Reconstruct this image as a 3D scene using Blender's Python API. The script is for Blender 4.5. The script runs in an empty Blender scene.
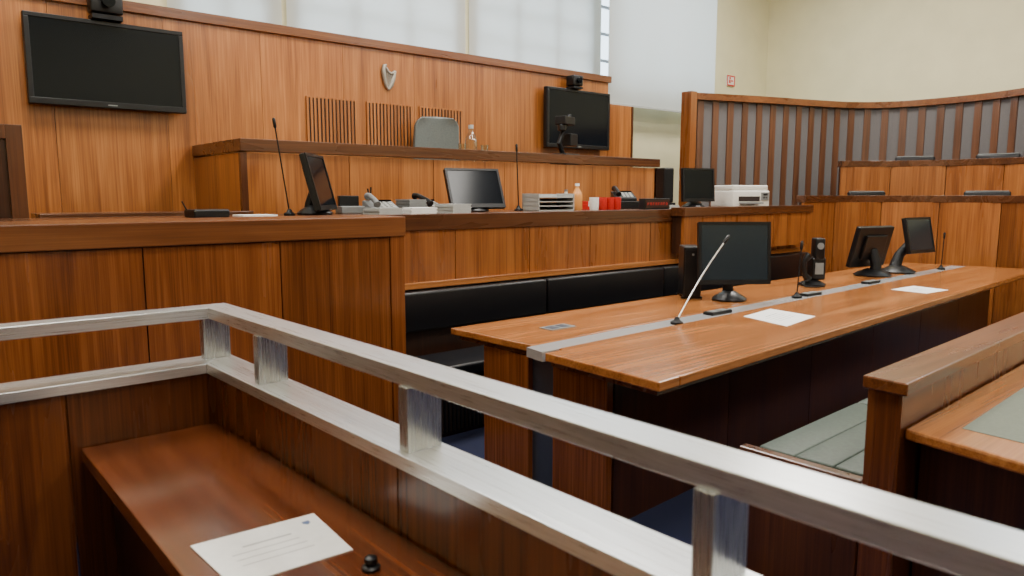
import bpy, bmesh, math, random
from mathutils import Vector, Matrix
random.seed(4)
COL = bpy.context.scene.collection

# ------------------------------------------------------------------ materials
def new_mat(name):
    m = bpy.data.materials.new(name); m.use_nodes = True
    nt = m.node_tree
    return m, nt, nt.nodes, nt.links, nt.nodes['Principled BSDF']

def plain(name, col, rough=0.5, metal=0.0, spec=0.5, noise=0.0, nscale=40, emit=None, estr=0, coat=0.0):
    m, nt, N, L, B = new_mat(name)
    B.inputs['Roughness'].default_value = rough
    B.inputs['Metallic'].default_value = metal
    B.inputs['Specular IOR Level'].default_value = spec
    B.inputs['Coat Weight'].default_value = coat
    tc = N.new('ShaderNodeTexCoord'); nz = N.new('ShaderNodeTexNoise')
    nz.inputs['Scale'].default_value = nscale; nz.inputs['Detail'].default_value = 4
    L.new(tc.outputs['Object'], nz.inputs['Vector'])
    r = N.new('ShaderNodeValToRGB')
    k = noise if noise else 0.03
    r.color_ramp.elements[0].color = (*[c * (1 - k) for c in col], 1)
    r.color_ramp.elements[1].color = (*[min(1, c * (1 + k)) for c in col], 1)
    r.color_ramp.elements[0].position = 0.35; r.color_ramp.elements[1].position = 0.65
    L.new(nz.outputs['Fac'], r.inputs['Fac']); L.new(r.outputs['Color'], B.inputs['Base Color'])
    if emit:
        B.inputs['Emission Color'].default_value = (*emit, 1); B.inputs['Emission Strength'].default_value = estr
    return m

def wood(name, dark, mid, light, axis='Z', rough=0.33, scale=1.0, coat=0.25, var=0.20):
    m, nt, N, L, B = new_mat(name)
    B.inputs['Coat Weight'].default_value = coat
    B.inputs['Coat Roughness'].default_value = 0.16
    tc = N.new('ShaderNodeTexCoord'); geo = N.new('ShaderNodeNewGeometry')
    mul = N.new('ShaderNodeVectorMath'); mul.operation = 'SCALE'
    comb = N.new('ShaderNodeCombineXYZ')
    for i in range(3): L.new(geo.outputs['Random Per Island'], comb.inputs[i])
    L.new(comb.outputs[0], mul.inputs[0]); mul.inputs['Scale'].default_value = 9.0
    add = N.new('ShaderNodeVectorMath'); add.operation = 'ADD'
    L.new(tc.outputs['Object'], add.inputs[0]); L.new(mul.outputs[0], add.inputs[1])
    def stretched(a, b):
        mp = N.new('ShaderNodeMapping')
        s = [a, a, a]; s['XYZ'.index(axis)] = b
        mp.inputs['Scale'].default_value = [q * scale for q in s]
        L.new(add.outputs[0], mp.inputs['Vector']); return mp
    m1 = stretched(6, 0.6); m2 = stretched(52, 0.8); m3 = stretched(170, 2.0)
    def nz(mp, det, dist):
        n = N.new('ShaderNodeTexNoise'); n.inputs['Scale'].default_value = 1; n.inputs['Detail'].default_value = det
        n.inputs['Roughness'].default_value = 0.6; n.inputs['Distortion'].default_value = dist
        L.new(mp.outputs[0], n.inputs['Vector']); return n
    n1 = nz(m1, 3, .9); n2 = nz(m2, 4, .3); n3 = nz(m3, 2, 0)
    def madd(src, k, addto=None):
        x = N.new('ShaderNodeMath'); x.operation = 'MULTIPLY_ADD'; L.new(src, x.inputs[0]); x.inputs[1].default_value = k
        if addto is None: x.inputs[2].default_value = 0
        else: L.new(addto, x.inputs[2])
        return x.outputs[0]
    o = madd(n1.outputs['Fac'], .36); o = madd(n2.outputs['Fac'], .36, o); o = madd(n3.outputs['Fac'], .28, o)
    r = N.new('ShaderNodeValToRGB'); e = r.color_ramp.elements
    e[0].position = 0.36; e[0].color = (*dark, 1); e[1].position = 0.64; e[1].color = (*light, 1)
    q = e.new(0.50); q.color = (*mid, 1)
    L.new(o, r.inputs['Fac'])
    hsv = N.new('ShaderNodeHueSaturation')
    mr = N.new('ShaderNodeMapRange'); mr.inputs['To Min'].default_value = 1 - var; mr.inputs['To Max'].default_value = 1 + var
    L.new(geo.outputs['Random Per Island'], mr.inputs['Value']); L.new(mr.outputs[0], hsv.inputs['Value'])
    L.new(r.outputs['Color'], hsv.inputs['Color']); L.new(hsv.outputs['Color'], B.inputs['Base Color'])
    rr = N.new('ShaderNodeMapRange'); rr.inputs['To Min'].default_value = rough - 0.06; rr.inputs['To Max'].default_value = rough + 0.1
    L.new(n1.outputs['Fac'], rr.inputs['Value']); L.new(rr.outputs[0], B.inputs['Roughness'])
    return m

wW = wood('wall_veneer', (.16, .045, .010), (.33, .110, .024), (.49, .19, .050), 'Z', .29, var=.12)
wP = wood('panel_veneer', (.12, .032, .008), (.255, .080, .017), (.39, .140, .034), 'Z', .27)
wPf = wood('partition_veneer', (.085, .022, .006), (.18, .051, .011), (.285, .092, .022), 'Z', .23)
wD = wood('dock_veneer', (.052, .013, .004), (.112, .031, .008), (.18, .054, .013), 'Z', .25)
wTl = wood('light_trim_wood_x', (.085, .024, .007), (.16, .050, .012), (.24, .083, .021), 'X', .27, var=.05)
wTx = wood('trim_wood_x', (.040, .012, .005), (.085, .027, .008), (.135, .045, .014), 'X', .25, var=.05)
wTz = wood('trim_wood_z', (.042, .012, .004), (.085, .026, .008), (.13, .041, .012), 'Z', .28, var=.05)
wTop = wood('table_top_wood', (.20, .064, .015), (.35, .122, .031), (.48, .19, .053), 'X', .20, var=.06)
wShelf = wood('shelf_wood', (.060, .013, .004), (.125, .031, .009), (.19, .052, .015), 'Y', .18, coat=.5, var=.05)
wDark = wood('dark_wood', (.010, .003, .002), (.025, .008, .003), (.042, .013, .005), 'Z', .36)
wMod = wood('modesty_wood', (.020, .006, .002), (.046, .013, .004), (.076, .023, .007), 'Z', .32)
wSl = wood('slat_wood', (.055, .020, .008), (.105, .039, .016), (.15, .060, .026), 'Z', .4, var=.1)

def steel_mat(name, axis, lo=.62, hi=.88, r0=.24, r1=.34, met=1.0):
    m, nt, N, L, B = new_mat(name)
    B.inputs['Metallic'].default_value = met
    tc = N.new('ShaderNodeTexCoord'); mp = N.new('ShaderNodeMapping')
    s = [420, 420, 420]; s['XYZ'.index(axis)] = 4; mp.inputs['Scale'].default_value = s
    nz = N.new('ShaderNodeTexNoise'); nz.inputs['Scale'].default_value = 1; nz.inputs['Detail'].default_value = 2
    L.new(tc.outputs['Object'], mp.inputs[0]); L.new(mp.outputs[0], nz.inputs['Vector'])
    r = N.new('ShaderNodeValToRGB'); r.color_ramp.elements[0].color = (lo*.97, lo, lo*1.03, 1); r.color_ramp.elements[1].color = (hi*.97, hi, min(1, hi*1.03), 1)
    r.color_ramp.elements[0].position = .3; r.color_ramp.elements[1].position = .7
    L.new(nz.outputs['Fac'], r.inputs['Fac']); L.new(r.outputs[0], B.inputs['Base Color'])
    rr = N.new('ShaderNodeMapRange'); rr.inputs['To Min'].default_value = r0; rr.inputs['To Max'].default_value = r1
    L.new(nz.outputs['Fac'], rr.inputs['Value']); L.new(rr.outputs[0], B.inputs['Roughness'])
    return m
stX = steel_mat('brushed_steel_x', 'X', .72, .93, met=.84); stY = steel_mat('brushed_steel_y', 'Y', .72, .93, met=.84); stZShaded = steel_mat('brushed_steel_z_shaded', 'Z', .42, .60, .22, .32, .88)  # post steel's base is darkened to imitate the dark surroundings it would reflect
strip = plain('grey_metal_strip', (.55, .56, .57), .24, .5)
bluestrip = plain('blue_grey_metal', (.10, .12, .17), .35, .7)
black = plain('black_plastic', (.005, .005, .006), .36, spec=.4)
blackm = plain('matt_black_metal', (.004, .004, .005), .5, spec=.3)
screen = plain('dark_screen', (.002, .004, .007), .14, spec=.25)
screen2 = plain('grey_screen', (.014, .024, .032), .20, spec=.45)
leatherB = plain('black_leather', (.005, .005, .007), .36, noise=.2, nscale=120, spec=.4)
leatherG = plain('grey_leather', (.13, .15, .145), .36, noise=.12, nscale=90)
leatherGreen = plain('green_grey_leather', (.060, .082, .066), .48, noise=.14, nscale=60, spec=.35)
inset = plain('desk_leather_inset', (.12, .14, .10), .42, noise=.1, nscale=90)
plaster = plain('cream_plaster', (.73, .68, .44), .85, noise=.03, nscale=3)
ceilm = plain('white_ceiling', (.66, .65, .60), .9)
paper = plain('paper_white', (.92, .92, .91), .7)
greyp = plain('grey_plastic', (.20, .21, .21), .45)
lightg = plain('light_grey_plastic', (.42, .43, .42), .45)
creamp = plain('cream_plastic', (.74, .72, .66), .5)
red = plain('red_plastic', (.60, .02, .015), .35)
redlit = plain('lit_red', (.4, .02, .02), .4, emit=(1, .08, .06), estr=.15)
maroon = plain('dark_red_display', (.03, .004, .004), .3)
orange = plain('orange_liquid', (.70, .30, .08), .2)
fabric = plain('grey_acoustic_fabric', (.125, .115, .115), .9, noise=.12, nscale=200)
carpet = plain('navy_carpet', (.008, .013, .050), .95, noise=.5, nscale=260)
ink = plain('grey_ink', (.45, .45, .47), .8)
blueink = plain('blue_ink', (.12, .18, .35), .8)
gold = plain('pewter_gold', (.33, .30, .25), .4, .3)
voidm = plain('dark_recess', (.022, .010, .006), .8)
winframe = plain('window_frame_grey', (.26, .29, .33), .5)

m, nt, N, L, B = new_mat('roller_blind')
N.remove(B)
tr = N.new('ShaderNodeBsdfTranslucent')
df = N.new('ShaderNodeBsdfDiffuse'); df.inputs[0].default_value = (.74, .76, .74, 1)
mxs = N.new('ShaderNodeMixShader'); mxs.inputs[0].default_value = .45
tp = N.new('ShaderNodeBsdfTransparent'); mx2 = N.new('ShaderNodeMixShader'); mx2.inputs[0].default_value = .045
tc = N.new('ShaderNodeTexCoord'); wv = N.new('ShaderNodeTexNoise'); wv.inputs['Scale'].default_value = 150
rp = N.new('ShaderNodeValToRGB'); rp.color_ramp.elements[0].color = (.72, .73, .72, 1); rp.color_ramp.elements[1].color = (.82, .83, .82, 1)
L.new(tc.outputs['Object'], wv.inputs['Vector']); L.new(wv.outputs[0], rp.inputs[0]); L.new(rp.outputs[0], tr.inputs[0])
L.new(tr.outputs[0], mxs.inputs[1]); L.new(df.outputs[0], mxs.inputs[2])
L.new(mxs.outputs[0], mx2.inputs[1]); L.new(tp.outputs[0], mx2.inputs[2]); L.new(mx2.outputs[0], N['Material Output'].inputs[0])
blindm = m
m, nt, N, L, B = new_mat('clear_glass')
N.remove(B)
t = N.new('ShaderNodeBsdfTransparent'); g = N.new('ShaderNodeBsdfGlossy'); g.inputs['Roughness'].default_value = .03
mxs = N.new('ShaderNodeMixShader'); lw = N.new('ShaderNodeLayerWeight'); lw.inputs[0].default_value = .35
t.inputs[0].default_value = (.90, .94, .94, 1)
L.new(lw.outputs['Facing'], mxs.inputs[0]); L.new(t.outputs[0], mxs.inputs[1]); L.new(g.outputs[0], mxs.inputs[2]); L.new(mxs.outputs[0], N['Material Output'].inputs[0])
glass = m

# ------------------------------------------------------------------ geometry builder
class G:
    def __init__(s): s.v = []; s.f = []
    def raw(s, vs, fs):
        o = len(s.v); s.v += [Vector(p) for p in vs]; s.f += [[i + o for i in f] for f in fs]; return s
    def box(s, x0, x1, y0, y1, z0, z1, M=None):
        vs = [Vector(p) for p in [(x0,y0,z0),(x1,y0,z0),(x1,y1,z0),(x0,y1,z0),(x0,y0,z1),(x1,y0,z1),(x1,y1,z1),(x0,y1,z1)]]
        if M is not None: vs = [M @ p for p in vs]
        return s.raw(vs, [(0,3,2,1),(4,5,6,7),(0,1,5,4),(1,2,6,5),(2,3,7,6),(3,0,4,7)])
    def prism(s, pts, z0, z1):
        n = len(pts)
        vs = [(p[0], p[1], z0) for p in pts] + [(p[0], p[1], z1) for p in pts]
        fs = [tuple(reversed(range(n))), tuple(range(n, 2*n))] + [(i, (i+1) % n, n+(i+1) % n, n+i) for i in range(n)]
        return s.raw(vs, fs)
    def tube(s, pts, r, n=10, cap=True):
        pts = [Vector(p) for p in pts]; rs = r if isinstance(r, (list, tuple)) else [r]*len(pts)
        vs = []; up = Vector((0, 0, 1)); prev = None
        for i, p in enumerate(pts):
            t = (pts[min(i+1, len(pts)-1)] - pts[max(i-1, 0)]).normalized()
            if prev is None:
                a = up if abs(t.dot(up)) < .95 else Vector((1, 0, 0)); x = t.cross(a).normalized()
            else: x = (prev - t*prev.dot(t)).normalized()
            prev = x; y = t.cross(x)
            for k in range(n):
                an = 2*math.pi*k/n; vs.append(p + (x*math.cos(an) + y*math.sin(an))*rs[i])
        fs = []
        for i in range(len(pts)-1):
            for k in range(n):
                a = i*n+k; b = i*n+(k+1) % n; fs.append((a, b, b+n, a+n))
        if cap: fs.append(tuple(reversed(range(n)))); fs.append(tuple(range((len(pts)-1)*n, len(pts)*n)))
        return s.raw(vs, fs)
    def lathe(s, prof, n=20, c=(0, 0, 0)):
        vs = []; fs = []
        for r, z in prof:
            for k in range(n):
                an = 2*math.pi*k/n; vs.append((c[0]+r*math.cos(an), c[1]+r*math.sin(an), c[2]+z))
        for i in range(len(prof)-1):
            for k in range(n):
                a = i*n+k; b = i*n+(k+1) % n; fs.append((a, b, b+n, a+n))
        fs.append(tuple(reversed(range(n)))); fs.append(tuple(range((len(prof)-1)*n, len(prof)*n)))
        return s.raw(vs, fs)
    def xf(s, M): s.v = [M @ p for p in s.v]; return s

def mk(name, g, mat, parent=None, origin=None, bevel=0, seg=2, smooth=False):
    o0 = Vector(origin) if origin is not None else Vector((0, 0, 0))
    me = bpy.data.meshes.new(name); me.from_pydata([tuple(p-o0) for p in g.v], [], g.f)
    bm = bmesh.new(); bm.from_mesh(me); bmesh.ops.recalc_face_normals(bm, faces=bm.faces); bm.to_mesh(me); bm.free()
    me.materials.append(mat)
    if smooth:
        for p in me.polygons: p.use_smooth = True
        try: me.set_sharp_from_angle(angle=math.radians(40))
        except Exception: pass
    o = bpy.data.objects.new(name, me); COL.objects.link(o)
    if bevel:
        b = o.modifiers.new('bevel', 'BEVEL'); b.width = bevel; b.segments = seg; b.limit_method = 'ANGLE'
        if seg > 2:
            for p in me.polygons: p.use_smooth = True
    if parent is not None: o.parent = parent
    return o

class Thing:
    def __init__(s, name, label, cat, loc=(0, 0, 0), rz=0, group=None):
        e = bpy.data.objects.new(name, None); COL.objects.link(e); e.location = loc; e.rotation_euler[2] = rz
        e.empty_display_size = .05
        e['label'] = label; e['category'] = cat
        if group: e['group'] = group
        s.e = e; s.loc = Vector(loc)
    def w(s, name, g, mat, **k):
        return mk(name, g, mat, s.e, s.loc, **k)
    def l(s, name, g, mat, parent=None, **k):
        return mk(name, g, mat, parent or s.e, None, **k)

def single(name, g, mat, label, cat, loc=(0, 0, 0), group=None, rz=0, **k):
    o = mk(name, g, mat, None, None, **k)
    o.location = loc; o.rotation_euler[2] = rz
    o['label'] = label; o['category'] = cat
    if group: o['group'] = group
    return o
def struct(name, g, mat, **k):
    o = mk(name, g, mat, **k); o['kind'] = 'structure'; return o

def lerp(a, b, t): return a+(b-a)*t
def catmull(P, n=10):
    P = [Vector((*p, 0)) for p in P]; Q = [2*P[0]-P[1]]+P+[2*P[-1]-P[-2]]; out = []
    for i in range(1, len(Q)-2):
        for k in range(n):
            t = k/n; a, b, c, d = Q[i-1], Q[i], Q[i+1], Q[i+2]
            out.append(.5*((2*b)+(-a+c)*t+(2*a-5*b+4*c-d)*t*t+(-a+3*b-3*c+d)*t**3))
    out.append(P[-1]); return out
def resample(P, step):
    L_ = [0]
    for a, b in zip(P, P[1:]): L_.append(L_[-1]+(b-a).length)
    n = max(2, round(L_[-1]/step)); out = []
    j = 0
    for i in range(n+1):
        s_ = L_[-1]*i/n
        while j < len(L_)-2 and L_[j+1] < s_: j += 1
        out.append(P[j].lerp(P[j+1], (s_-L_[j])/max(1e-6, L_[j+1]-L_[j])))
    return out
def normals(P):
    N_ = []
    for i in range(len(P)):
        t = (P[min(i+1, len(P)-1)]-P[max(i-1, 0)]).normalized(); N_.append(Vector((-t.y, t.x, 0)))
    return N_
def pathwall(g, P, a, b, z0, z1):
    N_ = normals(P); n = len(P); vs = []
    for p, q in zip(P, N_):
        A = p+q*a; Bq = p+q*b
        vs += [(A.x, A.y, z0), (Bq.x, Bq.y, z0), (Bq.x, Bq.y, z1), (A.x, A.y, z1)]
    fs = []
    for i in range(n-1):
        o = i*4; q = o+4
        for k in range(4): fs.append((o+k, o+(k+1) % 4, q+(k+1) % 4, q+k))
    fs.append((0, 1, 2, 3)); fs.append(tuple((n-1)*4+k for k in (3, 2, 1, 0)))
    return g.raw(vs, fs)
def pathpanels(g, P, a, b, z0, z1, gap=.004):
    N_ = normals(P)
    for i in range(len(P)-1):
        t = (P[i+1]-P[i]).normalized()*gap
        p0, p1 = P[i]+t, P[i+1]-t
        g.prism([(p0+N_[i]*a)[:2], (p1+N_[i+1]*a)[:2], (p1+N_[i+1]*b)[:2], (p0+N_[i]*b)[:2]], z0, z1)
    return g
def panels_x(g, xs, y0, y1, z0, z1, gap=.003):
    for a, b in zip(xs, xs[1:]): g.box(a+gap, b-gap, y0, y1, z0, z1)
    return g
def panels_y(g, ys, x0, x1, z0, z1, gap=.003):
    for a, b in zip(ys, ys[1:]): g.box(x0, x1, a+gap, b-gap, z0, z1)
    return g

# ------------------------------------------------------------------ room shell
X0, X1, Y0, Y1, ZC = -2.0, 10.62, -3.5, 6.3, 5.0
struct('floor', G().box(X0-.2, X1+.2, Y0-.2, Y1+.3, -.1, 0), carpet)
struct('ceiling', G().box(X0-.2, X1+.2, Y0-.2, Y1+.3, ZC, ZC+.1), ceilm)
ez0, ez1 = 4.16, 4.90
added_ew = [(-3.2, -1.7), (-1.5, 0), (.2, 1.7), (1.9, 3.2)]  # out-of-view east windows, added to brighten the steel rail and table tops
g = G().box(X1, X1+.15, Y0-.15, Y1+.25, 0, ez0).box(X1, X1+.15, Y0-.15, Y1+.25, ez1, ZC)
prev = Y0-.15
for a, b in added_ew: g.box(X1, X1+.15, prev, a, ez0, ez1); prev = b
g.box(X1, X1+.15, prev, Y1+.25, ez0, ez1)
struct('wall_east', g, plaster)
struct('wall_west', G().box(X0-.15, X0, Y0-.15, Y1+.25, 0, ZC), plaster)
struct('wall_south', G().box(X0, X1, Y0-.15, Y0, 0, ZC), plaster)
struct('wall_west_added_panels', panels_y(G(), [Y0+.02+i*.97 for i in range(11)], X0, X0+.03, 0, 1.5), wD)  # dark panelling added on the unseen wall to cut fill light
struct('wall_south_added_panels', panels_x(G(), [X0+.04+i*1.05 for i in range(13)], Y0, Y0+.03, 0, 2.2), wD)  # likewise added out of view, for contrast and darker steel reflections
wins = [(1.90, 2.66), (2.88, 4.66), (4.86, 6.70), (6.80, 9.10)]
g = G().box(X0, X1, Y1, Y1+.16, 0, 2.74).box(X0, X1, Y1, Y1+.16, 4.55, ZC)
prev = X0
for a, b in wins: g.box(prev, a, Y1, Y1+.16, 2.74, 4.55); prev = b
g.box(prev, X1, Y1, Y1+.16, 2.74, 4.55)
struct('wall_north', g, plaster)
wi = 1
for a, b in wins:
    g = G(); y0, y1 = 6.335, 6.375
    g.box(a, b, y0, y1, 2.74, 2.80).box(a, b, y0, y1, 4.49, 4.55).box(a, a+.05, y0, y1, 2.8, 4.49).box(b-.05, b, y0, y1, 2.8, 4.49)
    n = 3 if b-a > 1 else 2
    for k in range(1, n): x = lerp(a, b, k/n); g.box(x-.022, x+.022, y0, y1, 2.8, 4.49)
    for z in (3.10, 3.42, 3.74, 4.06): g.box(a+.05, b-.05, y0+.005, y1-.005, z-.015, z+.015)
    w = struct('window_%d' % wi, g, winframe); wi += 1
    mk('window_pane', G().box(a+.05, b-.05, 6.353, 6.358, 2.8, 4.49), glass, w)
for a, b in added_ew:
    g = G(); x0, x1 = X1+.05, X1+.10
    g.box(x0, x1, a, b, ez0, ez0+.05).box(x0, x1, a, b, ez1-.05, ez1).box(x0, x1, a, a+.05, ez0+.05, ez1-.05).box(x0, x1, b-.05, b, ez0+.05, ez1-.05)
    for k in (1, 2): y = lerp(a, b, k/3); g.box(x0, x1, y-.025, y+.025, ez0+.05, ez1-.05)
    w = struct('window_%d' % wi, g, winframe); wi += 1  # added unseen window; its mullions streak the rail reflection
    mk('window_pane', G().box(X1+.07, X1+.075, a+.05, b-.05, ez0+.05, ez1-.05), glass, w)
def portal(loc, rot, sx, sy):
    ld = bpy.data.lights.new('window_portal', 'AREA'); ld.shape = 'RECTANGLE'; ld.size = sx; ld.size_y = sy
    try: ld.cycles.is_portal = True
    except Exception: return
    o = bpy.data.objects.new('window_portal', ld); COL.objects.link(o); o.location = loc; o.rotation_euler = rot
portal((5.5, 6.47, 3.65), (math.radians(-90), 0, 0), 7.4, 1.9)
portal((X1+.17, 0, 4.53), (0, math.radians(90), 0), .8, 6.6)
for a, b, zb, yb in [(1.82, 2.755, 2.75, 6.271), (2.80, 4.74, 2.75, 6.271), (4.785, 6.80, 2.75, 6.271), (6.69, 8.87, 2.53, 6.045)]:
    T = Thing('roller_blind', 'translucent white roller blind drawn down over a high window', 'blind', ((a+b)/2, yb, zb), group='roller blinds along the high windows')
    T.w('blind_fabric', G().box(a, b, yb, yb+.0015, zb+.02, 4.70), blindm)
    T.w('bottom_bar', G().box(a, b, yb-.008, yb+.008, zb, zb+.02), lightg)
    T.w('roller_tube', G().tube([(a, yb-.005, 4.73), (b, yb-.005, 4.73)], .03, 14), greyp, smooth=True)
struct('wall_panelled_core', G().box(X0, 6.64, 6.02, 6.255, 0, 2.76).box(6.64, 7.05, 6.02, 6.28, 0, 2.5), voidm)
xs = [X0]; x = X0
while x < 5.7: x += .74; xs.append(x)
xs.append(6.645)
struct('wall_panelled', panels_x(G(), xs, 6.0, 6.03, 0, 2.765, .0015).box(6.65, 7.08, 6.0, 6.03, 0, 2.525), wW)
struct('trim_1', G().box(X0, 6.67, 5.97, 6.255, 2.765, 2.84), wTl, bevel=.004)
struct('trim_2', G().box(7.07, 7.10, 5.99, 6.28, 0, 2.525), wTz)
struct('floor_dais', G().box(1.9, 6.28, 5.1, 5.99, 0, .72), carpet)

for cx in (0.8, 4.2, 7.9):
    for cy in (-1.8, 1.0, 4.0):
        T = Thing('ceiling_light', 'square recessed white ceiling light panel', 'ceiling light', (cx, cy, ZC-.03), group='ceiling light panels')
        T.l('light_frame', G().box(-.66, .66, -.66, -.6, -.02, .03).box(-.66, .66, .6, .66, -.02, .03).box(-.66, -.6, -.6, .6, -.02, .03).box(.6, .66, -.6, .6, -.02, .03), greyp)
        ld = bpy.data.lights.new('light_panel', 'AREA'); ld.shape = 'RECTANGLE'; ld.size = 1.2; ld.size_y = 1.2
        ld.energy = {0.8: 96, 4.2: 132, 7.9: 124}[cx] * (1.40 if cy == 4.0 else .80); ld.color = (1, .95, .87)
        lo = bpy.data.objects.new('light_panel', ld); COL.objects.link(lo); lo.parent = T.e; lo.location = (0, 0, -.005)

# ------------------------------------------------------------------ wall objects
def tv(x0, x1, z0, z1):
    T = Thing('wall_television', 'black flat-screen television mounted on the wood-panelled wall', 'television', ((x0+x1)/2, 5.93, z0), group='wall televisions')
    w = (x1-x0)/2; h = z1-z0
    T.l('housing', G().box(-w, w, -.03, .02, 0, h), black, bevel=.008)
    T.l('bezel', G().box(-w+.002, w-.002, -.042, -.030, 0.002, .045).box(-w+.002, w-.002, -.042, -.03, h-.032, h-.002).box(-w+.002, -w+.034, -.042, -.03, .045, h-.032).box(w-.034, w-.002, -.042, -.03, .045, h-.032), black, bevel=.004)
    T.l('screen', G().box(-w+.034, w-.034, -.036, -.030, .045, h-.032), screen)
    T.l('wall_bracket', G().box(-.15, .15, .02, .068, h*.3, h*.7), blackm)
    T.l('maker_badge', G().box(-.03, .03, -.044, -.042, .018, .026), greyp)
tv(.80, 1.81, 2.06, 2.66); tv(5.55, 6.56, 1.97, 2.62)
def wallcam(x, z, s=1):
    T = Thing('video_camera', 'small black conference camera mounted above a wall television', 'camera', (x, 5.9, z), group='cameras above the televisions')
    T.l('mount', G().box(-.08*s, .08*s, -.06, .065, 0, .025*s).box(-.02, .02, .02, .06, .02, .08*s), blackm)
    T.l('camera_body', G().box(-.085*s, .085*s, -.06, .06, .035*s, .16*s), black, bevel=.012, seg=3)
    T.l('lens', G().tube([(0, -.06*s, .10*s), (0, -.10*s, .095*s)], .035*s, 16), screen, smooth=True)
wallcam(1.30, 2.665, 1.2); wallcam(5.98, 2.625, .9)

def vent(x0, x1):
    T = Thing('vent_grille', 'slotted wooden ventilation grille with dark gaps in the panelled wall', 'vent', ((x0+x1)/2, 5.99, 1.90), group='ventilation grilles in the panelled wall')
    T.w('grille_backing', G().box(x0, x1, 5.992, 5.999, 1.90, 2.28), voidm)
    g = G(); n = 13
    for i in range(n+1):
        x = lerp(x0, x1, i/n); g.box(x-.0100, x+.0100, 5.984, 5.996, 1.895, 2.285)
    g.box(x0-.0100, x1+.0100, 5.986, 5.994, 1.888, 1.90).box(x0-.0100, x1+.0100, 5.986, 5.994, 2.28, 2.292)
    T.w('slats', g, wW)
vent(2.83, 3.29); vent(3.41, 3.88); vent(3.98, 4.47)

# harp: fore-pillar with scrolled head, S-shaped neck, straight slanted soundbox, strings
T = Thing('harp_emblem', 'pewter and gold coloured harp emblem fixed to the panelled wall', 'emblem', (3.645, 5.985, 2.415))
SH = Matrix.Diagonal((.92, 1, .93, 1))
T.l('harp_pillar', G().tube([(-.035, 0, .235), (-.060, 0, .225), (-.070, 0, .19), (-.066, 0, .14), (-.056, 0, .08), (-.038, 0, .03), (-.015, 0, .0)], [.010, .017, .021, .021, .018, .015, .012], 10).xf(SH), gold, smooth=True)
T.l('harp_neck', G().tube([(-.060, 0, .215), (-.035, 0, .20), (-.012, 0, .170), (.015, 0, .155), (.045, 0, .168), (.062, 0, .185)], [.013, .014, .014, .014, .015, .012], 10).xf(SH), gold, smooth=True)
T.l('soundboard', G().tube([(.066, 0, .185), (.045, 0, .115), (.018, 0, .05), (-.015, 0, 0)], [.013, .021, .024, .013], 10).xf(SH), gold, smooth=True)
g = G()
for x, zt_, zb_ in [(-.045, .195, .055), (-.032, .185, .04), (-.018, .165, .035), (-.004, .155, .045), (.010, .15, .06), (.024, .152, .085), (.038, .16, .11)]:
    g.tube([(x, .002, zt_), (x+.003, .002, zb_)], .0048, 5)
T.l('harp_strings', g.xf(SH), gold)

T = Thing('exit_sign', 'small white emergency sign with red figure on the cream wall', 'sign', (9.62, 6.285, 3.04))
T.l('sign_plate', G().box(-.10, .10, -.005, .012, 0, .15), creamp, bevel=.003)
T.l('red_border', G().box(-.10, .10, -.009, -.005, .132, .15).box(-.10, .10, -.009, -.005, 0, .018).box(-.1, -.082, -.009, -.005, .018, .132).box(.082, .1, -.009, -.005, .018, .132), red)
T.l('red_figure', G().box(-.05, -.01, -.009, -.005, .04, .09).tube([(-.03, -.008, .10), (-.03, -.006, .12)], .014, 10).raw([(.01, -.008, .09), (.065, -.008, .075), (.01, -.008, .055), (.01, -.005, .09), (.065, -.005, .075), (.01, -.005, .055)], [(0, 1, 2), (5, 4, 3), (0, 3, 4, 1), (1, 4, 5, 2), (2, 5, 3, 0)]), red)

# ------------------------------------------------------------------ judge's bench
T = Thing('judges_bench', 'long raised panelled wooden bench with dark top band below the wall', 'judge bench', (4.1, 5.5, 0))
g = G(); xs = [1.90, 2.68, 3.44, 4.2, 4.96, 5.7, 6.33]
panels_x(g, xs, 5.0, 5.03, 0, 1.735)
panels_y(g, [5.03, 5.5, 5.985], 1.87, 1.90, 0, 1.735)
T.w('front_panels', g, wW)
T.w('carcass', G().box(1.9, 6.33, 5.03, 5.08, 0, 1.73).box(1.9, 1.94, 5.08, 5.985, 0, 1.73).box(6.29, 6.35, 5.0, 5.985, 0, 1.735), wDark)
T.w('top_band', G().box(1.86, 6.36, 4.98, 5.10, 1.745, 1.83).box(1.86, 1.98, 5.10, 5.985, 1.745, 1.83), wTx, bevel=.004)
T.w('corner_post', G().box(1.862, 1.905, 4.988, 5.028, 0, 1.735), wTz)
T.w('worktop', G().box(1.98, 6.29, 5.10, 5.42, 1.70, 1.735), wTop)

T = Thing('office_chair', 'grey leather high-backed swivel chair behind the raised bench', 'chair', (3.98, 5.62, .722), -.25)
def bent(w, h, d, cz, curve=.05, n=12):
    g = G(); vs = []; fs = []
    rows = 20
    for j in range(rows+1):
        v = j/rows
        k = max(0, (v-.88)/.12); ww = w*math.sqrt(max(.25, 1-.50*k*k))*(1-.10*max(0, .3-v)/.3)*(1-.16*max(0, v-.5))
        for i in range(n+1):
            u = i/n*2-1
            y = curve*(1-u*u) + .03*math.sin(v*math.pi)
            vs.append((u*ww/2, y-d/2, cz+v*h-.012*u*u*(v > .97)))
    m = len(vs)
    vs += [(p[0]*.97, p[1]+d, p[2]) for p in vs]
    for j in range(rows):
        for i in range(n):
            a = j*(n+1)+i; fs.append((a, a+1, a+n+2, a+n+1)); fs.append((m+a, m+a+n+1, m+a+n+2, m+a+1))
    for i in range(n):
        fs.append((i, m+i, m+i+1, i+1)); a = rows*(n+1)+i; fs.append((a, a+1, m+a+1, m+a))
    for j in range(rows):
        a = j*(n+1); b = a+n+1; fs.append((a, b, m+b, m+a)); a += n; b += n; fs.append((a, m+a, m+b, b))
    return g.raw(vs, fs)
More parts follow.
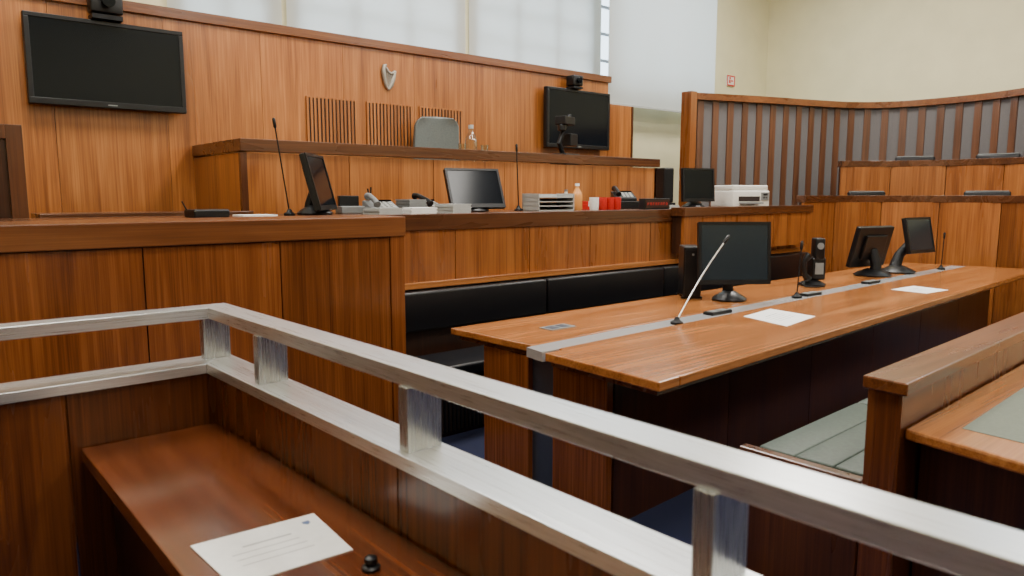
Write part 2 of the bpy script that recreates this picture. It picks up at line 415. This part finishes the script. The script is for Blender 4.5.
T.l('backrest', bent(.47, .90, .08, .56).xf(Matrix.Translation((0, .16, 0))), leatherG, bevel=.02, seg=4)
T.l('seat', G().box(-.25, .25, -.27, .17, .42, .52), leatherG, bevel=.04, seg=4)
T.l('gas_column', G().tube([(0, 0, .10), (0, 0, .42)], .03, 14), blackm, smooth=True)
for k in range(5):
    a = k*2*math.pi/5+.3
    T.l('leg', G().tube([(0, 0, .12), (.27*math.cos(a), .27*math.sin(a), .06), (.28*math.cos(a), .28*math.sin(a), .0)], [.025, .018, .025], 8), blackm)
for sx in (-1, 1):
    T.l('armrest', G().tube([(.22*sx, .1, .46), (.29*sx, .05, .5), (.29*sx, .02, .66)], .015, 8).box(.28*sx-.03, .28*sx+.03, -.15, .12, .66, .69), black, bevel=.006)

def bottle(x, y, z, h, r, mat, label, capm=None):
    T = Thing('bottle', label, 'bottle', (x, y, z))
    T.l('bottle_body', G().lathe([(r*.9, 0), (r, .01), (r, h*.55), (r*.85, h*.65), (r*.38, h*.82), (r*.36, h*.9)], 20), mat, smooth=True)
    T.l('bottle_cap', G().lathe([(r*.42, h*.9), (r*.42, h), (r*.3, h*1.0)], 16), capm or greyp, smooth=True)
bottle(4.02, 5.25, 1.736, .33, .055, glass, 'clear glass water bottle standing on the judge bench', lightg)
for x in (4.15, 3.90):
    single('drinking_glass', G().lathe([(.030, 0), (.036, .16), (.033, .16), (.028, .006)], 18), glass, 'clear empty drinking glass on the judge bench', 'glass', (x, 5.22, 1.736), group='drinking glasses on the judge bench', smooth=True)
T = Thing('document_camera', 'black document camera on a bent arm on the judge bench', 'document camera', (5.2, 5.25, 1.736), .3)
T.l('base', G().box(-.15, .15, -.09, .09, 0, .12), black, bevel=.01)
T.l('arm', G().tube([(.02, .03, .10), (-.10, .02, .22), (-.02, .0, .38), (.05, -.02, .5)], .024, 10), blackm, smooth=True)
T.l('camera_head', G().box(-.12, .09, -.06, .06, .40, .48).box(.02, .17, -.05, .05, .20, .32).tube([(-.08, 0, .40), (-.08, 0, .34)], .04, 14), black, bevel=.008)

# ------------------------------------------------------------------ generic devices
def monitor(x, y, z, rz, w=.44, h=.36, lift=.09, tilt=8, scr=screen, off=0, neck=1.0, label='black flat computer monitor on a stand', group=None):
    T = Thing('computer_monitor', label, 'monitor', (x, y, z), math.radians(rz), group)
    M = Matrix.Translation((off, -.02, lift)) @ Matrix.Rotation(math.radians(-tilt), 4, 'X')
    T.l('housing', G().box(-w/2, w/2, 0, .035, 0, h).box(-w*.3, w*.3, .035, .06, h*.2, h*.8).xf(M), black, bevel=.006)
    bz = .018
    T.l('bezel', G().box(-w/2, w/2, -.008, 0, 0, .03).box(-w/2, w/2, -.008, 0, h-bz, h).box(-w/2, -w/2+bz, -.008, 0, .03, h-bz).box(w/2-bz, w/2, -.008, 0, .03, h-bz).xf(M), black)
    T.l('screen', G().box(-w/2+bz, w/2-bz, -.003, .0, .03, h-bz).xf(M), scr)
    T.l('stand_neck', G().tube([(0, .10, .02), (off*.3, .10, lift*.6+.05), (off, .06, lift+h*.4)], [.040*neck, .032*neck, .030*neck], 12), blackm, smooth=True)
    T.l('stand_base', G().lathe([(.11*neck, 0), (.115*neck, .01), (.09*neck, .03), (.04*neck, .06)], 24, (0, .07, 0)), black, smooth=True)
def mic(x, y, z, tip, bend=.0, label='slim black gooseneck microphone on a small round base', group=None):
    T = Thing('gooseneck_microphone', label, 'microphone', (x, y, z), 0, group)
    tx, ty, tz = tip
    P = []
    for i in range(13):
        t = i/12
        P.append((tx*t, ty*t, .02+(tz-.02)*t+bend*math.sin(t*math.pi)))
    T.l('microphone_base', G().lathe([(.035, 0), (.035, .012), (.018, .022), (.010, .04)], 20), blackm, smooth=True)
    T.l('gooseneck', G().tube(P, .0045, 8), blackm if bend == 0 else stY, smooth=True)
    d = (Vector(P[-1])-Vector(P[-2])).normalized(); p = Vector(P[-1])
    T.l('microphone_head', G().tube([p-d*.01, p, p+d*.045, p+d*.052], [.006, .010, .010, .005], 12), black, smooth=True)
def paperobj(pts, z, label, lines=0, group=None, th=.0015, crest=False):
    c = Vector((sum(p[0] for p in pts)/4, sum(p[1] for p in pts)/4, z))
    T = Thing('paper_sheet', label, 'paper', c, 0, group)
    T.w('sheet', G().prism(pts, z, z+th), paper)
    A, B_, C, D = [Vector((*p, 0)) for p in pts]
    def q(u, v): return (A.lerp(B_, u)).lerp(D.lerp(C, u), v)
    if lines:
        g = G()
        for i in range(lines):
            v = .30+.36*(lines-1-i)/(lines-1); u0 = .18; u1 = .80 - .25*random.random()
            if i == 0: u0, u1 = .30, .70
            hh = .012 if i else .025
            g.prism([q(u0, v)[:2], q(u1, v)[:2], q(u1, v+hh)[:2], q(u0, v+hh)[:2]], z+th, z+th+.0003)
        T.w('printed_text', g, ink)
    if crest:
        p = q(.88, .82); T.w('printed_crest', G().prism([(p.x-.008, p.y+.009), (p.x-.008, p.y-.002), (p.x, p.y-.010), (p.x+.008, p.y-.002), (p.x+.008, p.y+.009)], z+th, z+th+.0003), blueink)
    return T
def phone(x, y, z, rz, mat=black, label='black office desk telephone'):
    T = Thing('desk_telephone', label, 'telephone', (x, y, z), math.radians(rz), 'telephones on the clerks desk')
    T.l('phone_body', G().raw([(-.1, -.1, 0), (.1, -.1, 0), (.1, .1, 0), (-.1, .1, 0), (-.1, -.1, .025), (.1, -.1, .025), (.1, .1, .09), (-.1, .1, .09)], [(0, 3, 2, 1), (4, 5, 6, 7), (0, 1, 5, 4), (1, 2, 6, 5), (2, 3, 7, 6), (3, 0, 4, 7)]), mat, bevel=.006)
    T.l('handset', G().tube([(-.07, -.095, .06), (-.07, -.06, .085), (-.07, .05, .12), (-.07, .09, .115)], [.026, .018, .018, .026], 12), mat, smooth=True)
    g = G()
    for i in range(3):
        for j in range(4): g.box(-.02+i*.035, .002+i*.035, -.07+j*.03, -.055+j*.03, .053, .062)
    for p in g.v: p.z = p.z - .018 + (p.y+.07)*.325
    T.l('keypad', g, lightg)
    T.l('display', G().box(-.02, .085, .05, .085, .083, .092), screen)

# ------------------------------------------------------------------ clerks' desk
T = Thing('clerks_desk', 'long panelled wooden clerks desk with a dark top ledge', 'desk', (4.7, 4.3, 0))
g = G()
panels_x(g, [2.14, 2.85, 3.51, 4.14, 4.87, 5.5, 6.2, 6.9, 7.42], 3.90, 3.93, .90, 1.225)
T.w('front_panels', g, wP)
T.w('carcass', G().box(2.14, 7.42, 3.93, 3.98, 0, 1.28).box(7.36, 7.42, 3.98, 4.68, 0, 1.28).box(2.14, 7.42, 3.905, 3.93, 0, .86), wDark)
T.w('top_band', G().box(2.14, 7.44, 3.885, 4.02, 1.225, 1.33), wTx, bevel=.004)
T.w('lower_rail', G().box(2.14, 7.42, 3.86, 3.93, .86, .90), wTop, bevel=.003)
T.w('worktop', G().box(-.4, 7.42, 4.02, 4.75, 1.285, 1.325), wTx, bevel=.003)
T.w('back_panel', G().box(-.4, 7.42, 4.68, 4.72, 0, 1.285), wP)
T = Thing('desk_extension', 'stepped-out wooden section on the clerks desk below the printer', 'desk section', (6.2, 3.80, .95))
T.w('front_panels', panels_x(G(), [5.14, 5.86, 6.58, 7.3], 3.76, 3.79, .95, 1.27), wP)
T.w('carcass', G().box(5.14, 7.3, 3.79, 3.883, .95, 1.27), wDark)
T.w('top_band', G().box(5.12, 7.32, 3.74, 3.884, 1.27, 1.345), wTx, bevel=.003)

T = Thing('panelled_partition', 'tall panelled wooden partition with a wide dark top band', 'partition', (.8, 3.65, 0))
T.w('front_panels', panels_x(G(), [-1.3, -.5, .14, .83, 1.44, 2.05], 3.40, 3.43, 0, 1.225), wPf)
T.w('carcass', G().box(-1.3, 2.05, 3.43, 3.88, 0, 1.23), wDark)
T.w('end_stile', G().box(2.05, 2.135, 3.392, 3.88, 0, 1.23), wPf)
T.w('top_band', G().box(-1.3, 2.14, 3.38, 3.88, 1.23, 1.335), wTl, bevel=.004)

T = Thing('side_counter', 'low dark wooden counter beside the raised bench', 'counter', (1.2, 4.95, 0))
T.w('counter_body', G().box(.66, 1.85, 4.82, 5.08, 0, 1.31), wP)
T.w('counter_top', G().box(.655, 1.855, 4.78, 5.09, 1.31, 1.345), wTx, bevel=.003)
T = Thing('side_screen', 'dark-framed wooden screen standing near the panelled wall', 'screen panel', (.2, 5.0, 0))
T.w('screen_frame', G().box(.55, .63, 4.96, 5.04, 0, 1.84).box(-.6, .55, 4.96, 5.04, 1.76, 1.84).box(-.6, -.52, 4.96, 5.04, 0, 1.76), wTz, bevel=.003)
T.w('screen_infill', G().box(-.52, .55, 4.99, 5.02, 0, 1.76), wMod)

# ------------------------------------------------------------------ bench along clerks' desk
T = Thing('upholstered_bench', 'built-in bench with black padded backrest along the clerks desk', 'bench', (4.75, 3.6, 0))
xs = [2.17, 3.60, 4.95, 6.3, 7.4]
for a, b in zip(xs, xs[1:]):
    T.w('backrest', G().box(a+.006, b-.006, 3.80, 3.865, .60, .85), leatherB, bevel=.018, seg=4)
    T.w('seat', G().box(a+.006, b-.006, 3.42, 3.80, .38, .45), leatherB, bevel=.02, seg=4)
T.w('bench_base', G().box(2.17, 7.4, 3.50, 3.89, 0, .38), wDark)
T.w('vent_backing', G().box(2.3, 3.2, 3.488, 3.494, .03, .33), voidm)
g = G()
for i in range(30): g.box(2.3+i*.03, 2.312+i*.03, 3.478, 3.49, .03, .33)
T.w('vent_slats', g, blackm)

# ------------------------------------------------------------------ clerks' desk items
zc = 1.3255
mic(1.89, 4.3, zc, (-.07, 0, .53))
mic(3.84, 4.40, zc, (-.02, 0, .47))
gm = 'monitors on the clerks desk'
monitor(2.16, 4.36, zc, 50, .44, .36, .03, 14, label='black computer monitor turned sideways on the clerks desk', group=gm)
monitor(3.40, 4.36, zc, -12, .45, .32, .03, 24, label='black computer monitor tilted back on the clerks desk', group=gm)
monitor(6.2, 4.38, zc, -18, .38, .33, .06, 4, label='small black computer monitor beside the printer', group=gm)
phone(2.60, 4.40, zc, -10, greyp, 'grey office desk telephone among papers')
phone(3.06, 4.50, zc, 5)
single('phone_stand', G().box(-.13, .13, -.11, .11, 0, .07), black, 'small black stand under the desk telephone', 'stand', (5.22, 4.5, zc), bevel=.006, rz=-.6)
phone(5.22, 4.5, zc+.0705, -35, black, 'black desk telephone propped on a small stand')
gp_ = 'document stacks on the clerks desk'
for i, (x, y, w, mt, n) in enumerate([(2.74, 4.16, .18, paper, 4), (2.83, 4.40, .14, greyp, 9), (1.66, 4.26, .2, paper, 1), (2.46, 4.16, .18, lightg, 4), (3.05, 4.20, .18, lightg, 6), (5.50, 4.25, .2, lightg, 3), (5.60, 4.55, .2, greyp, 5)]):
    g = G()
    for k in range(n): g.box(-w/2+.006*(k % 2), w/2+.006*(k % 2), -.09, .09, k*.0105, k*.0105+.010)
    single('paper_stack', g, mt, 'loose stack of documents on the clerks desk', 'papers', (x, y, zc), gp_, rz=(.09*(i % 5)-.2) if i != 1 else 0)
T = Thing('desk_organiser', 'grey plastic organiser with pens on the clerks desk', 'organiser', (2.70, 4.62, zc), .2)
T.l('organiser_tray', G().box(-.11, .11, -.05, .05, 0, .03).box(-.11, -.04, -.05, .05, .03, .085).box(.02, .11, -.05, .05, .03, .06), greyp, bevel=.005)
T.l('pens', G().tube([(-.07, 0, .05), (-.09, .01, .17)], .006, 8).tube([(-.06, .02, .05), (-.05, .02, .18)], .006, 8), black)
T = Thing('desk_calculator', 'dark grey desk calculator with raised display', 'calculator', (2.42, 4.52, zc), -.2)
T.l('device_body', G().box(-.08, .08, -.08, .08, 0, .05), greyp, bevel=.006)
T.l('raised_display', G().box(-.07, .07, .02, .06, .05, .12), black, bevel=.004)
T = Thing('letter_tray', 'silver stacked letter tray on the clerks desk', 'letter tray', (4.07, 4.3, zc), -.1)
for k in range(4):
    T.l('tray', G().box(-.18, .18, -.11, .11, k*.034, k*.034+.008).box(-.18, .18, .10, .11, k*.034, k*.034+.03).box(-.18, -.17, -.11, .11, k*.034, k*.034+.034).box(.17, .18, -.11, .11, k*.034, k*.034+.034), lightg)
bottle(4.40, 4.3, zc, .22, .045, orange, 'plastic bottle of orange drink on the clerks desk', paper)
bottle(4.31, 4.34, zc, .17, .035, creamp, 'small cream plastic bottle on the clerks desk')
for x, mt, lb in [(4.50, paper, 'white mug on the clerks desk'), (4.60, red, 'red mug on the clerks desk'), (4.69, red, 'red mug on the clerks desk'), (4.78, red, 'red mug on the clerks desk')]:
    T = Thing('mug', lb, 'mug', (x, 4.20, zc), 1.5, 'mugs on the clerks desk')
    T.l('mug_body', G().lathe([(.034, 0), (.038, .01), (.040, .105), (.036, .105), (.034, .012)], 20), mt, smooth=True)
    T.l('handle', G().tube([(.036, 0, .075), (.062, 0, .07), (.064, 0, .035), (.036, 0, .025)], .006, 8), mt, smooth=True)
single('red_folder', G().box(-.12, .12, -.08, .08, 0, .04).box(-.11, .12, -.075, .075, .0405, .07), red, 'thick red folder lying on the clerks desk', 'folder', (4.76, 4.46, zc))
T = Thing('display_sign', 'small black display with red lit characters on the desk ledge', 'electronic display', (4.98, 3.95, 1.331), 0)
T.l('display_case', G().box(-.17, .17, -.03, .03, 0, .09), black, bevel=.004)
T.l('display_face', G().box(-.155, .155, -.034, -.03, .012, .078), maroon)
g = G()
for i in range(8):
    x = -.135+i*.035
    g.box(x, x+.004, -.037, -.034, .034, .056).box(x, x+.018, -.037, -.034, .052, .056)
    if i % 2: g.box(x+.014, x+.018, -.037, -.034, .034, .056)
    else: g.box(x, x+.015, -.037, -.034, .043, .046)
T.l('lit_characters', g, redlit)
T = Thing('loudspeaker', 'tall narrow black loudspeaker on the clerks desk', 'speaker', (5.90, 4.56, zc), -.3)
T.l('speaker_body', G().box(-.06, .06, -.07, .07, .05, .39), black, bevel=.012)
T.l('speaker_grille', G().box(-.05, .05, -.076, -.07, .07, .37), blackm)
T.l('foot', G().box(-.08, .08, -.08, .08, 0, .05), blackm, bevel=.006)
T = Thing('printer', 'cream and grey desktop printer on the clerks desk', 'printer', (6.86, 4.32, zc), -.35)
T.l('printer_body', G().box(-.23, .23, -.19, .19, 0, .17), creamp, bevel=.015, seg=3)
T.l('lid', G().box(-.22, .22, -.17, .18, .172, .225), creamp, bevel=.012, seg=3)
T.l('output_slot', G().box(-.16, .10, -.195, -.188, .06, .11), voidm)
T.l('paper_tray', G().box(-.15, .09, -.27, -.19, .035, .05), greyp)
T.l('control_panel', G().box(.12, .21, -.20, -.188, .07, .15), greyp)
T.l('buttons', G().box(.14, .155, -.204, -.2, .09, .105).box(.17, .185, -.204, -.2, .09, .105).box(.14, .19, -.204, -.2, .12, .14), black)
T = Thing('portable_radio', 'flat black electronic device with antenna on the desk', 'device', (1.38, 4.24, zc), .1)
T.l('device_body', G().box(-.10, .10, -.07, .07, 0, .045), black, bevel=.008)
T.l('antenna', G().tube([(-.09, .04, .03), (-.12, .04, .09)], .004, 8), blackm)

# ------------------------------------------------------------------ advocates' table
T = Thing('advocates_table', 'long double wooden table with a grey metal strip down its centre', 'table', (5.2, 2.5, 0))
T.w('table_top', G().prism([(2.235, 3.11), (2.26, 2.50), (8.13, 2.68), (8.05, 3.17)], .715, .75), wTop, bevel=.006)
T.w('table_top', G().prism([(2.31, 2.362), (2.30, 1.72), (8.25, 2.02), (8.17, 2.54)], .715, .75), wTop, bevel=.002)
T.w('end_nosing', G().prism([(2.19, 2.33), (2.16, 1.67), (2.298, 1.677), (2.308, 2.33)], .712, .752), wTop, bevel=.006)
T.w('front_nosing', G().prism([(2.30, 1.677), (8.25, 1.975), (8.25, 2.018), (2.30, 1.718)], .712, .752), wTop, bevel=.006)
T.w('centre_strip', G().prism([(2.23, 2.497), (2.21, 2.368), (8.16, 2.543), (8.13, 2.677)], .70, .745), strip)
T.w('edge_band', G().prism([(2.23, 2.33), (2.20, 1.71), (8.15, 2.02), (8.1, 2.50)], .685, .7115), wTx)
T.w('edge_band', G().prism([(2.27, 3.07), (2.29, 2.50), (8.1, 2.68), (8.0, 3.13)], .69, .7145), wTx)
T.w('end_panel', G().box(2.27, 2.31, 2.53, 2.87, 0, .69), wPf, bevel=.002)
T.w('end_panel', G().box(2.27, 2.31, 2.03, 2.36, 0, .685), wPf, bevel=.002)
T.w('metal_gap_panel', G().box(2.30, 2.33, 2.36, 2.53, 0, .69), bluestrip)
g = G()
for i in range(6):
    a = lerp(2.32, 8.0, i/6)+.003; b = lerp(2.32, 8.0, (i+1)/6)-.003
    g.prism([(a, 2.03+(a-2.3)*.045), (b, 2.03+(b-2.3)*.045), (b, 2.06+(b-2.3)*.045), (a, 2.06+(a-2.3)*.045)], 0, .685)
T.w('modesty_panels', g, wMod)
T.w('rear_panels', panels_x(G(), [2.32, 3.3, 4.3, 5.3, 6.3, 7.3, 8.0], 2.85, 2.88, 0, .69), wD)
T.w('end_panel', G().box(7.98, 8.02, 2.32, 2.88, 0, .68), wD)
zt = .7525; gt = 'monitors on the advocates table'
monitor(4.22, 2.68, zt, -38, .48, .41, .115, 6, scr=screen2, label='large black computer monitor facing the dock on the table', group=gt)
T = Thing('computer_tower', 'small upright black computer tower behind the monitor', 'computer', (4.21, 3.02, zt), -.8)
T.l('tower_case', G().box(-.06, .06, -.13, .13, .01, .35), black, bevel=.008)
T.l('front_panel', G().box(-.05, .05, -.136, -.13, .03, .33), blackm)
T.l('power_button', G().tube([(0, -.136, .30), (0, -.14, .30)], .008, 12), greyp)
T.l('feet', G().box(-.07, .07, -.12, -.09, 0, .012).box(-.07, .07, .09, .12, 0, .012), blackm)
monitor(6.54, 2.84, zt, 168, .46, .36, .08, 14, neck=1.35, label='black computer monitor seen from behind on the table', group=gt)
monitor(6.98, 2.68, zt, -8, .42, .33, .17, 12, scr=screen2, off=.24, neck=1.35, label='black computer monitor held out to one side on an arm', group=gt)
gmi = 'microphones on the advocates table'
mic(3.27, 2.42, .7455, (.34, -.06, .44), .02, 'slim steel gooseneck microphone leaning over the table', gmi)
mic(4.74, 2.51, .7455, (.03, 0, .34), 0, group=gmi)
mic(7.62, 2.60, .7455, (.02, 0, .30), 0, group=gmi)
paperobj([(3.63, 1.97), (4.06, 2.03), (4.12, 2.35), (3.74, 2.30)], .7505, 'white printed sheets lying on the table', 5, 'papers on the advocates table')
paperobj([(5.62, 2.0), (5.95, 1.97), (6.02, 2.24), (5.66, 2.26)], .7505, 'white printed sheets lying on the table', 5, 'papers on the advocates table')
T = Thing('desk_speakerphone', 'upright black speaker unit with handset and coiled cable', 'speaker', (5.47, 2.78, .7505), -.7)
T.l('unit_base', G().lathe([(.10, 0), (.105, .012), (.07, .03), (.03, .05)], 20), blackm, smooth=True)
T.l('unit_body', G().box(-.02, .085, -.05, .05, .045, .22).box(-.005, .07, -.06, .04, .20, .37), black, bevel=.014, seg=3)
T.l('speaker_ring', G().tube([(.03, -.062, .31), (.03, -.066, .31)], .026, 20), greyp)
T.l('keypad', G().box(.0, .065, -.054, -.05, .09, .18), greyp)
T.l('handset', G().tube([(-.05, -.05, .05), (-.09, -.06, .10), (-.09, -.06, .19), (-.05, -.05, .24)], [.032, .020, .020, .032], 12), black, smooth=True)
T.l('cable', G().tube([(-.06, -.09, .05), (-.14, -.12, .03), (-.11, -.15, .008), (-.02, -.16, .006), (.05, -.11, .006)], .006, 8), blackm, smooth=True)
T = Thing('connector_plate', 'dark flush socket plate set in the table top', 'socket plate', (2.68, 2.75, .7505))
T.l('plate', G().box(-.09, .09, -.05, .05, 0, .004), greyp)
T.l('socket', G().box(-.07, -.02, -.03, .03, .004, .006), bluestrip)
T.l('socket', G().box(.01, .06, -.03, .03, .004, .006), bluestrip)
for x, y in ((3.75, 2.48), (4.95, 2.52), (6.0, 2.555)):
    T = Thing('table_socket', 'small black socket unit on the centre strip', 'socket unit', (x, y, .7455), 0, 'socket units on the centre strip')
    T.l('socket_body', G().box(-.10, .10, -.035, .035, 0, .018), blackm, bevel=.003)
    T.l('socket_face', G().box(-.08, -.01, -.025, .025, .018, .020), greyp)
    T.l('socket_face', G().box(.01, .08, -.025, .025, .018, .020), greyp)

# ------------------------------------------------------------------ second row (bench + desk)
T = Thing('bench_desk', 'wooden bench and desk unit with a thick panelled back board', 'bench desk', (5, .8, 0))
T.w('back_board', G().prism([(2.26, .85), (8, 1.02), (8, 1.13), (2.27, .955)], 0, .86), wD, bevel=.003)
T.w('top_rail', G().prism([(2.24, .83), (8, 1.0), (8, 1.15), (2.25, .965)], .86, .90), wTl, bevel=.005)
T.w('desk_top', G().prism([(2.29, .848), (2.22, .50), (2.20, .12), (8, .2), (8, 1.0)], .715, .75), wTop, bevel=.008)
T.w('leather_inset', G().prism([(2.42, .735), (2.38, .30), (3.3, .33), (3.3, .765)], .75, .7515), inset)
T.w('desk_side_panel', G().prism([(2.42, .845), (2.40, .25), (2.44, .25), (2.46, .845)], 0, .715), wMod)
T.w('desk_front_panel', G().prism([(2.44, .25), (8, .33), (8, .37), (2.44, .29)], 0, .715), wMod)
xs = [2.58, 3.50, 4.42, 5.34, 6.26, 7.18]
def yy(x): return (x-2.3)*.028
for a, b in zip(xs, xs[1:]):
    for k in range(3):
        y0_, y1_ = 1.03+k*.154, 1.03+(k+1)*.154-.001
        T.w('seat', G().prism([(a+.004, y0_+yy(a)), (b-.004, y0_+yy(b)), (b-.004, y1_+yy(b)), (a+.004, y1_+yy(a))], .38, .46-.002*k), leatherGreen, bevel=.010, seg=4)
T.w('seat_support', G().box(2.5, 7.2, 1.16, 1.45, 0, .38), wDark)
T.w('end_board', G().prism([(2.41, 1.02), (2.46, 1.02), (2.46, 1.48), (2.41, 1.48)], 0, .50), wTz, bevel=.006)

# ------------------------------------------------------------------ jury area
sp = catmull([(7.36, 5.38), (7.43, 5.33), (8.38, 4.98), (9.2, 4.73), (9.72, 4.52), (10.03, 4.2), (10.14, 3.8), (10.14, 3.4), (10.07, 3.0), (9.91, 2.6), (9.7, 2.15), (9.45, 1.6)])
T = Thing('slatted_screen', 'tall curved wooden screen of dark slats over grey acoustic panels', 'slatted screen', (9.3, 4.6, 0))
P = resample(sp, .10)
T.w('acoustic_panels', pathwall(G(), P, .01, .04, 1.2, 2.6), fabric)
T.w('lower_panels', pathpanels(G(), resample(sp, .8), -.02, .04, 0, 1.2), wSl)
g = G(); Q = resample(sp, .215); NN = normals(Q)
for i, (p, n) in enumerate(zip(Q, NN)):
    t = Vector((n.y, -n.x, 0))
    w = .041
    g.prism([(p-t*w-n*.006)[:2], (p+t*w-n*.006)[:2], (p+t*w+n*.012)[:2], (p-t*w+n*.012)[:2]], 1.2, 2.58)
T.w('slats', g, wSl)
T.w('top_rail', pathwall(G(), P, -.045, .06, 2.57, 2.65), wTl, bevel=.003)
T.w('end_post', G().box(7.30, 7.42, 5.29, 5.43, 0, 2.66), wP, bevel=.003)
struct('floor_riser', pathwall(G(), resample(catmull([(8.98, 4.3), (9.35, 4.0), (9.68, 3.5), (9.72, 3.0), (9.66, 2.4), (9.4, 1.5)]), .2), -.14, .28, 0, 1.0), carpet)
def jury_row(pts, z, label):
    T = Thing('jury_partition', label, 'jury box', (*pts[0], 0), 0, 'curved jury box partitions')
    cp_ = catmull(pts)
    T.w('front_panels', pathpanels(G(), resample(cp_, .62), -.03, 0, 0, z-.075), wP)
    T.w('carcass', pathwall(G(), resample(cp_, .12), 0, .03, 0, z-.075), wDark)
    T.w('top_band', pathwall(G(), resample(cp_, .12), -.045, .07, z-.075, z), wTx, bevel=.004)
jury_row([(8.86, 4.22), (9.2, 3.93), (9.45, 3.5), (9.5, 3.0), (9.44, 2.4), (9.2, 1.5)], 1.86, 'upper curved panelled wooden partition of the jury box')
jury_row([(7.46, 3.95), (8.15, 3.86), (8.6, 3.5), (8.76, 3.0), (8.76, 2.4), (8.55, 1.3)], 1.445, 'lower curved panelled wooden partition of the jury box')
struct('floor_riser_lower', pathwall(G(), resample(catmull([(8.35, 4.08), (8.85, 3.72), (9.1, 3.0), (9.1, 2.4), (8.9, 1.4)]), .2), -.18, .22, 0, .55), carpet)
def jchair(x, y, z, rz, top):
    T = Thing('jury_chair', 'black upholstered chair whose backrest rises above the partition', 'chair', (x, y, z), math.radians(rz), 'chairs in the jury box')
    h = top-z
    T.l('seat', G().box(-.19, .19, -.12, .12, .42, .48), leatherB, bevel=.02, seg=3)
    T.l('backrest', G().box(-.22, .22, .08, .14, .50, h), leatherB, bevel=.02, seg=3)
    T.l('top_edge', G().box(-.2, .2, .09, .13, h-.004, h+.007), greyp, bevel=.003)
    T.l('pedestal', G().tube([(0, 0, 0), (0, 0, .42)], .03, 12).lathe([(.12, 0), (.12, .01), (.04, .03)], 20), blackm, smooth=True)
    T.l('back_support', G().box(-.03, .03, .12, .15, .40, .6), blackm)
jchair(8.78, 3.80, .551, -40, 1.49)
jchair(9.10, 2.72, .551, -80, 1.49)
jchair(9.66, 3.66, 1.001, -60, 1.92)
jchair(9.74, 2.84, 1.001, -85, 1.92)

# ------------------------------------------------------------------ dock (foreground)
def ox(y): return .825+(2.41-y)*.0255
T = Thing('dock_enclosure', 'wood-panelled dock wall topped with a flat brushed-steel rail', 'dock', (.8, 1.2, 0))
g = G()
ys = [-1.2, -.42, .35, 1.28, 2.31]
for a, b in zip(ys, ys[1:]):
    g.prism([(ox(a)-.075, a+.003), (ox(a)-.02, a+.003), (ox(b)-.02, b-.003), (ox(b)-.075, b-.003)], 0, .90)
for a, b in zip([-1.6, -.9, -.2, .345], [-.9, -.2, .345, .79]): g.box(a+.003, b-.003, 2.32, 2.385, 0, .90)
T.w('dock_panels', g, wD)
T.w('lower_steel_cap', G().prism([(ox(-1.2)-.105, -1.2), (ox(-1.2)+.005, -1.2), (ox(2.43)+.005, 2.43), (ox(2.30)-.105, 2.30)], .90, .93), stY, bevel=.0015)
T.w('lower_steel_cap', G().prism([(ox(2.43)+.004, 2.4305), (-1.6, 2.4305), (-1.6, 2.30), (ox(2.30)-.106, 2.30)], .90, .93), stX, bevel=.0015)
T.w('handrail', G().prism([(ox(-1.2)-.080, -1.2), (ox(-1.2), -1.2), (ox(2.41), 2.41), (ox(2.335)-.080, 2.335)], 1.065, 1.10), stY, bevel=.0015)
T.w('handrail', G().prism([(ox(2.41), 2.4105), (-1.6, 2.4105), (-1.6, 2.335), (ox(2.335)-.0805, 2.335)], 1.065, 1.10), stX, bevel=.0015)
for y in (2.380, 1.96, 1.235, .53, -.15, -.85):
    o = ox(y); T.w('rail_post', G().box(o-.088, o-.004, y-.016, y+.016, .93, 1.065), stZShaded, bevel=.001)
T.w('rail_post', G().box(-.5, -.42, 2.352, 2.392, .93, 1.065), stZShaded, bevel=.001)
T = Thing('dock_shelf', 'glossy dark red-brown wooden writing shelf inside the dock', 'shelf', (.55, 1.0, 0))
T.w('shelf_board', G().prism([(.375, -1.2), (ox(-1.2)-.078, -1.2), (ox(2.31)-.078, 2.31), (.37, 2.31)], .697, .737), wShelf, bevel=.004)
T.w('shelf_support', G().box(.44, .48, -1.2, 2.30, 0, .697), wDark)
paperobj([(.43, 1.285), (.665, 1.27), (.68, 1.48), (.42, 1.50)], .7375, 'printed white document with blue crest lying on the dock shelf', 4, th=.002, crest=True)
T = Thing('shelf_knob', 'small black rubber knob on the dock shelf', 'knob', (.655, 1.18, .7375))
T.l('knob_base', G().lathe([(.018, 0), (.018, .006), (.012, .010)], 20), black, smooth=True)
T.l('knob_cap', G().lathe([(.009, .010), (.013, .016), (.012, .024), (.006, .027)], 20), black, smooth=True)

# ------------------------------------------------------------------ world, camera
w = bpy.data.worlds.new('sky'); bpy.context.scene.world = w; w.use_nodes = True
bg = w.node_tree.nodes['Background']; bg.inputs[0].default_value = (.76, .87, 1.0, 1); bg.inputs[1].default_value = 8
cam = bpy.data.cameras.new('camera'); co = bpy.data.objects.new('camera', cam); COL.objects.link(co)
cam.sensor_width = 36; cam.lens = 730/1024*36; cam.clip_start = .02
co.location = (0, 0, 1.45); co.rotation_euler = (math.radians(90-7.26), 0, math.radians(49.4-90))
cam.dof.use_dof = True; cam.dof.focus_distance = 4.6; cam.dof.aperture_fstop = 4.5
bpy.context.scene.camera = co
